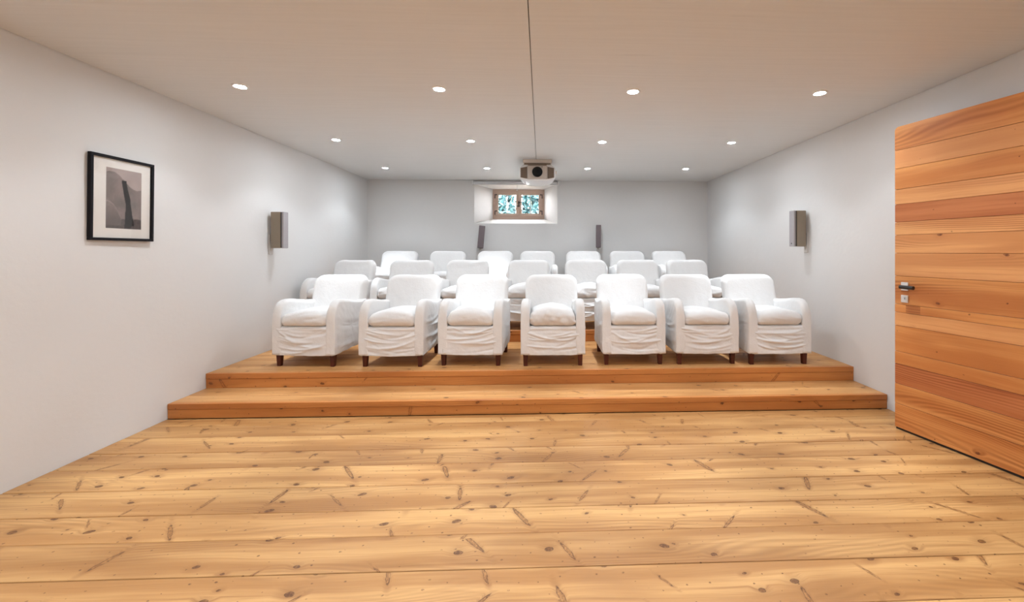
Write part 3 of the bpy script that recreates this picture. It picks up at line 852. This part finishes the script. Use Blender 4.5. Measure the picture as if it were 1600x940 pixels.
# the print: a plain sepia hillside with a dark standing trunk and a pale boulder, laid down as flat print
py0, py1, pz0, pz1 = -0.118, 0.142, -0.215, 0.222
NYp, NZp = 60, 90
vs, fs = [], []
for j in range(NZp + 1):
    for i in range(NYp + 1):
        vs.append((0.0166, py0 + (py1 - py0) * i / NYp, pz0 + (pz1 - pz0) * j / NZp))
for j in range(NZp):
    for i in range(NYp):
        a = j * (NYp + 1) + i; fs.append((a, a + 1, a + NYp + 2, a + NYp + 1))
pr = mesh_obj('print', vs, fs, None, fr)
ca = pr.data.color_attributes.new('ink', 'FLOAT_COLOR', 'POINT')
for k, v in enumerate(vs):
    u, w = (v[1] - py0) / (py1 - py0), (v[2] - pz0) / (pz1 - pz0)
    n_ = noise.noise(Vector((u * 4, w * 6, 1.0))); n2 = noise.noise(Vector((u * 18, w * 22, 4.0)))
    ridge = 0.86 + 0.10 * math.sin(u * 5.0 + 0.6) - 0.10 * u
    g_ = 0.30 + 0.07 * n_ + 0.035 * n2
    warm = 0.10 * max(0, n_ + 0.2)
    if w > ridge: g_ = 0.52 + 0.05 * n_; warm = 0.02
    if w < 0.16 + 0.03 * n_: g_ = 0.17 + 0.04 * n2
    ed = 0.46 - 0.30 * (u / 0.42) ** 2.2 if u < 0.42 else -1
    if w < ed and w > 0.05:
        g_ = 0.22 + 0.42 * max(0, (w - 0.14)) + 0.03 * n2; warm = 0.03
        if w > ed - 0.02: g_ += 0.10
    tc_ = 0.56 + 0.05 * math.sin(w * 5) + 0.08 * (0.5 - w); tw_ = 0.10 - 0.045 * w + 0.02 * n_
    if w < 0.82 and abs(u - tc_) < tw_: g_ = 0.055 + 0.02 * n2; warm = 0.0
    if 0.05 < w < 0.42 and abs(u - (0.62 + 0.36 * (0.42 - w))) < 0.045: g_ = 0.06 + 0.02 * n2; warm = 0.0
    g_ = 0.60 * max(0.02, g_ * 1.25 - 0.05)
    ca.data[k].color = (g_ * (1.08 + warm), g_ * 0.88, g_ * 0.81, 1)
m, nt, b = new_mat('sepia_print'); g = G(nt)
at = g.node('ShaderNodeVertexColor', layer_name='ink'); g.link(at.outputs[0], b.inputs['Base Color']); b.inputs['Roughness'].default_value = 0.7
pr.data.materials.append(m)
box('glass', 0.021, 0.0235, -hy + bwid - 0.001, hy - bwid + 0.001, -hz + bwid - 0.001, hz - bwid + 0.001, M['glass'], fr)

# ------------------------------------------------------------------ the door, swung open
DL = 0.935
dx, dy = 0.2015, -0.9795
door = empty('door_1', (2.846, 3.216, 0.0), math.atan2(dy, dx)); door['kind'] = 'structure'
# local +x runs from the free edge to the hinge, local -y faces ... towards the room
py_ = [199, 235.3, 264, 296, 319.3, 346.7, 366.6, 394.3, 429.5, 472.8, 485.6, 506, 545.9, 565.4, 596, 626.6, 663.5]
tone = ['red2', 'light', 'orange', 'light', 'red', 'light', 'light', 'light', 'orange', 'red2', 'light', 'orange', 'red2', 'red', 'orange', 'orange']
zz = [2.379 - (p - 199) * (2.379 - 0.016) / (663.5 - 199) for p in py_]
TH = 0.045
for i in range(16):
    mt = {'red': M['door_red'], 'light': M['door_light'], 'orange': M['door_orange'], 'red2': M['door_orange']}[tone[i]]
    z1_, z0_ = zz[i] - 0.0012, zz[i + 1] + 0.0012
    bm = bmesh.new()
    if i == 0:
        pts2 = [(0.0, z0_), (DL, z0_), (DL, z1_)] + arc(0.030, z1_ - 0.030, 0.030, 90, 180, 5)
        f0 = [bm.verts.new((a, -TH, c)) for a, c in pts2]; f1 = [bm.verts.new((a, -TH + 0.012, c)) for a, c in pts2]
        bm.faces.new(f0); bm.faces.new(f1[::-1])
        for k in range(len(pts2)): bm.faces.new((f0[k], f0[(k + 1) % len(pts2)], f1[(k + 1) % len(pts2)], f1[k]))
    else:
        add_box(bm, 0.0, DL, -TH + rng.uniform(-0.0006, 0.0006), -TH + 0.012, z0_, z1_, 0.0016)
    bm_obj('board', bm, mt, door)
box('core', 0.002, DL - 0.002, -TH + 0.0125, 0.0, 0.014, zz[0] - 0.034, M['door_red'], door, 0.002)
box('bottom_seal', 0.006, DL - 0.004, -TH + 0.006, -0.006, 0.0015, 0.0135, M['black'], door)
box('patch', 0.084, 0.186, -TH - 0.0009, -TH + 0.004, zz[10] + 0.002, zz[9] - 0.002, M['door_patch'], door)
zh = 2.379 - (445.5 - 199) * (2.379 - 0.016) / (663.5 - 199)
zk = 2.379 - (464 - 199) * (2.379 - 0.016) / (663.5 - 199)
hx = 0.078
hd = box('handle_rose', hx - 0.026, hx + 0.026, -TH - 0.009, -TH, zh - 0.030, zh + 0.035, M['rose'], door, 0.003, 2)
bm = bmesh.new()
add_tube(bm, (hx, -TH - 0.006, zh), (hx, -TH - 0.052, zh), 0.0095, n=14)
bm_obj('handle_neck', bm, M['steel'], hd)
bm = bmesh.new()
add_tube(bm, (hx - 0.002, -TH - 0.050, zh), (hx + 0.096, -TH - 0.050, zh - 0.002), 0.0145, n=18)
bm_obj('lever', bm, M['black'], hd, False)
ks = box('key_rose', hx - 0.026, hx + 0.026, -TH - 0.009, -TH, zk - 0.029, zk + 0.029, M['rose'], door, 0.003, 2)
bm = bmesh.new(); add_tube(bm, (hx + 0.004, -TH - 0.0115, zk + 0.005), (hx + 0.004, -TH - 0.008, zk + 0.005), 0.011, n=16)
bm_obj('key_cylinder', bm, M['steel'], ks)
box('keyhole', hx + 0.002, hx + 0.0055, -TH - 0.0122, -TH - 0.009, zk - 0.004, zk + 0.012, M['black'], ks)
bm = bmesh.new(); add_tube(bm, (-0.012, -TH / 2 + 0.0, zh), (0.004, -TH / 2, zh), 0.009, n=12)
bm_obj('latch_bolt', bm, M['steel'], door)
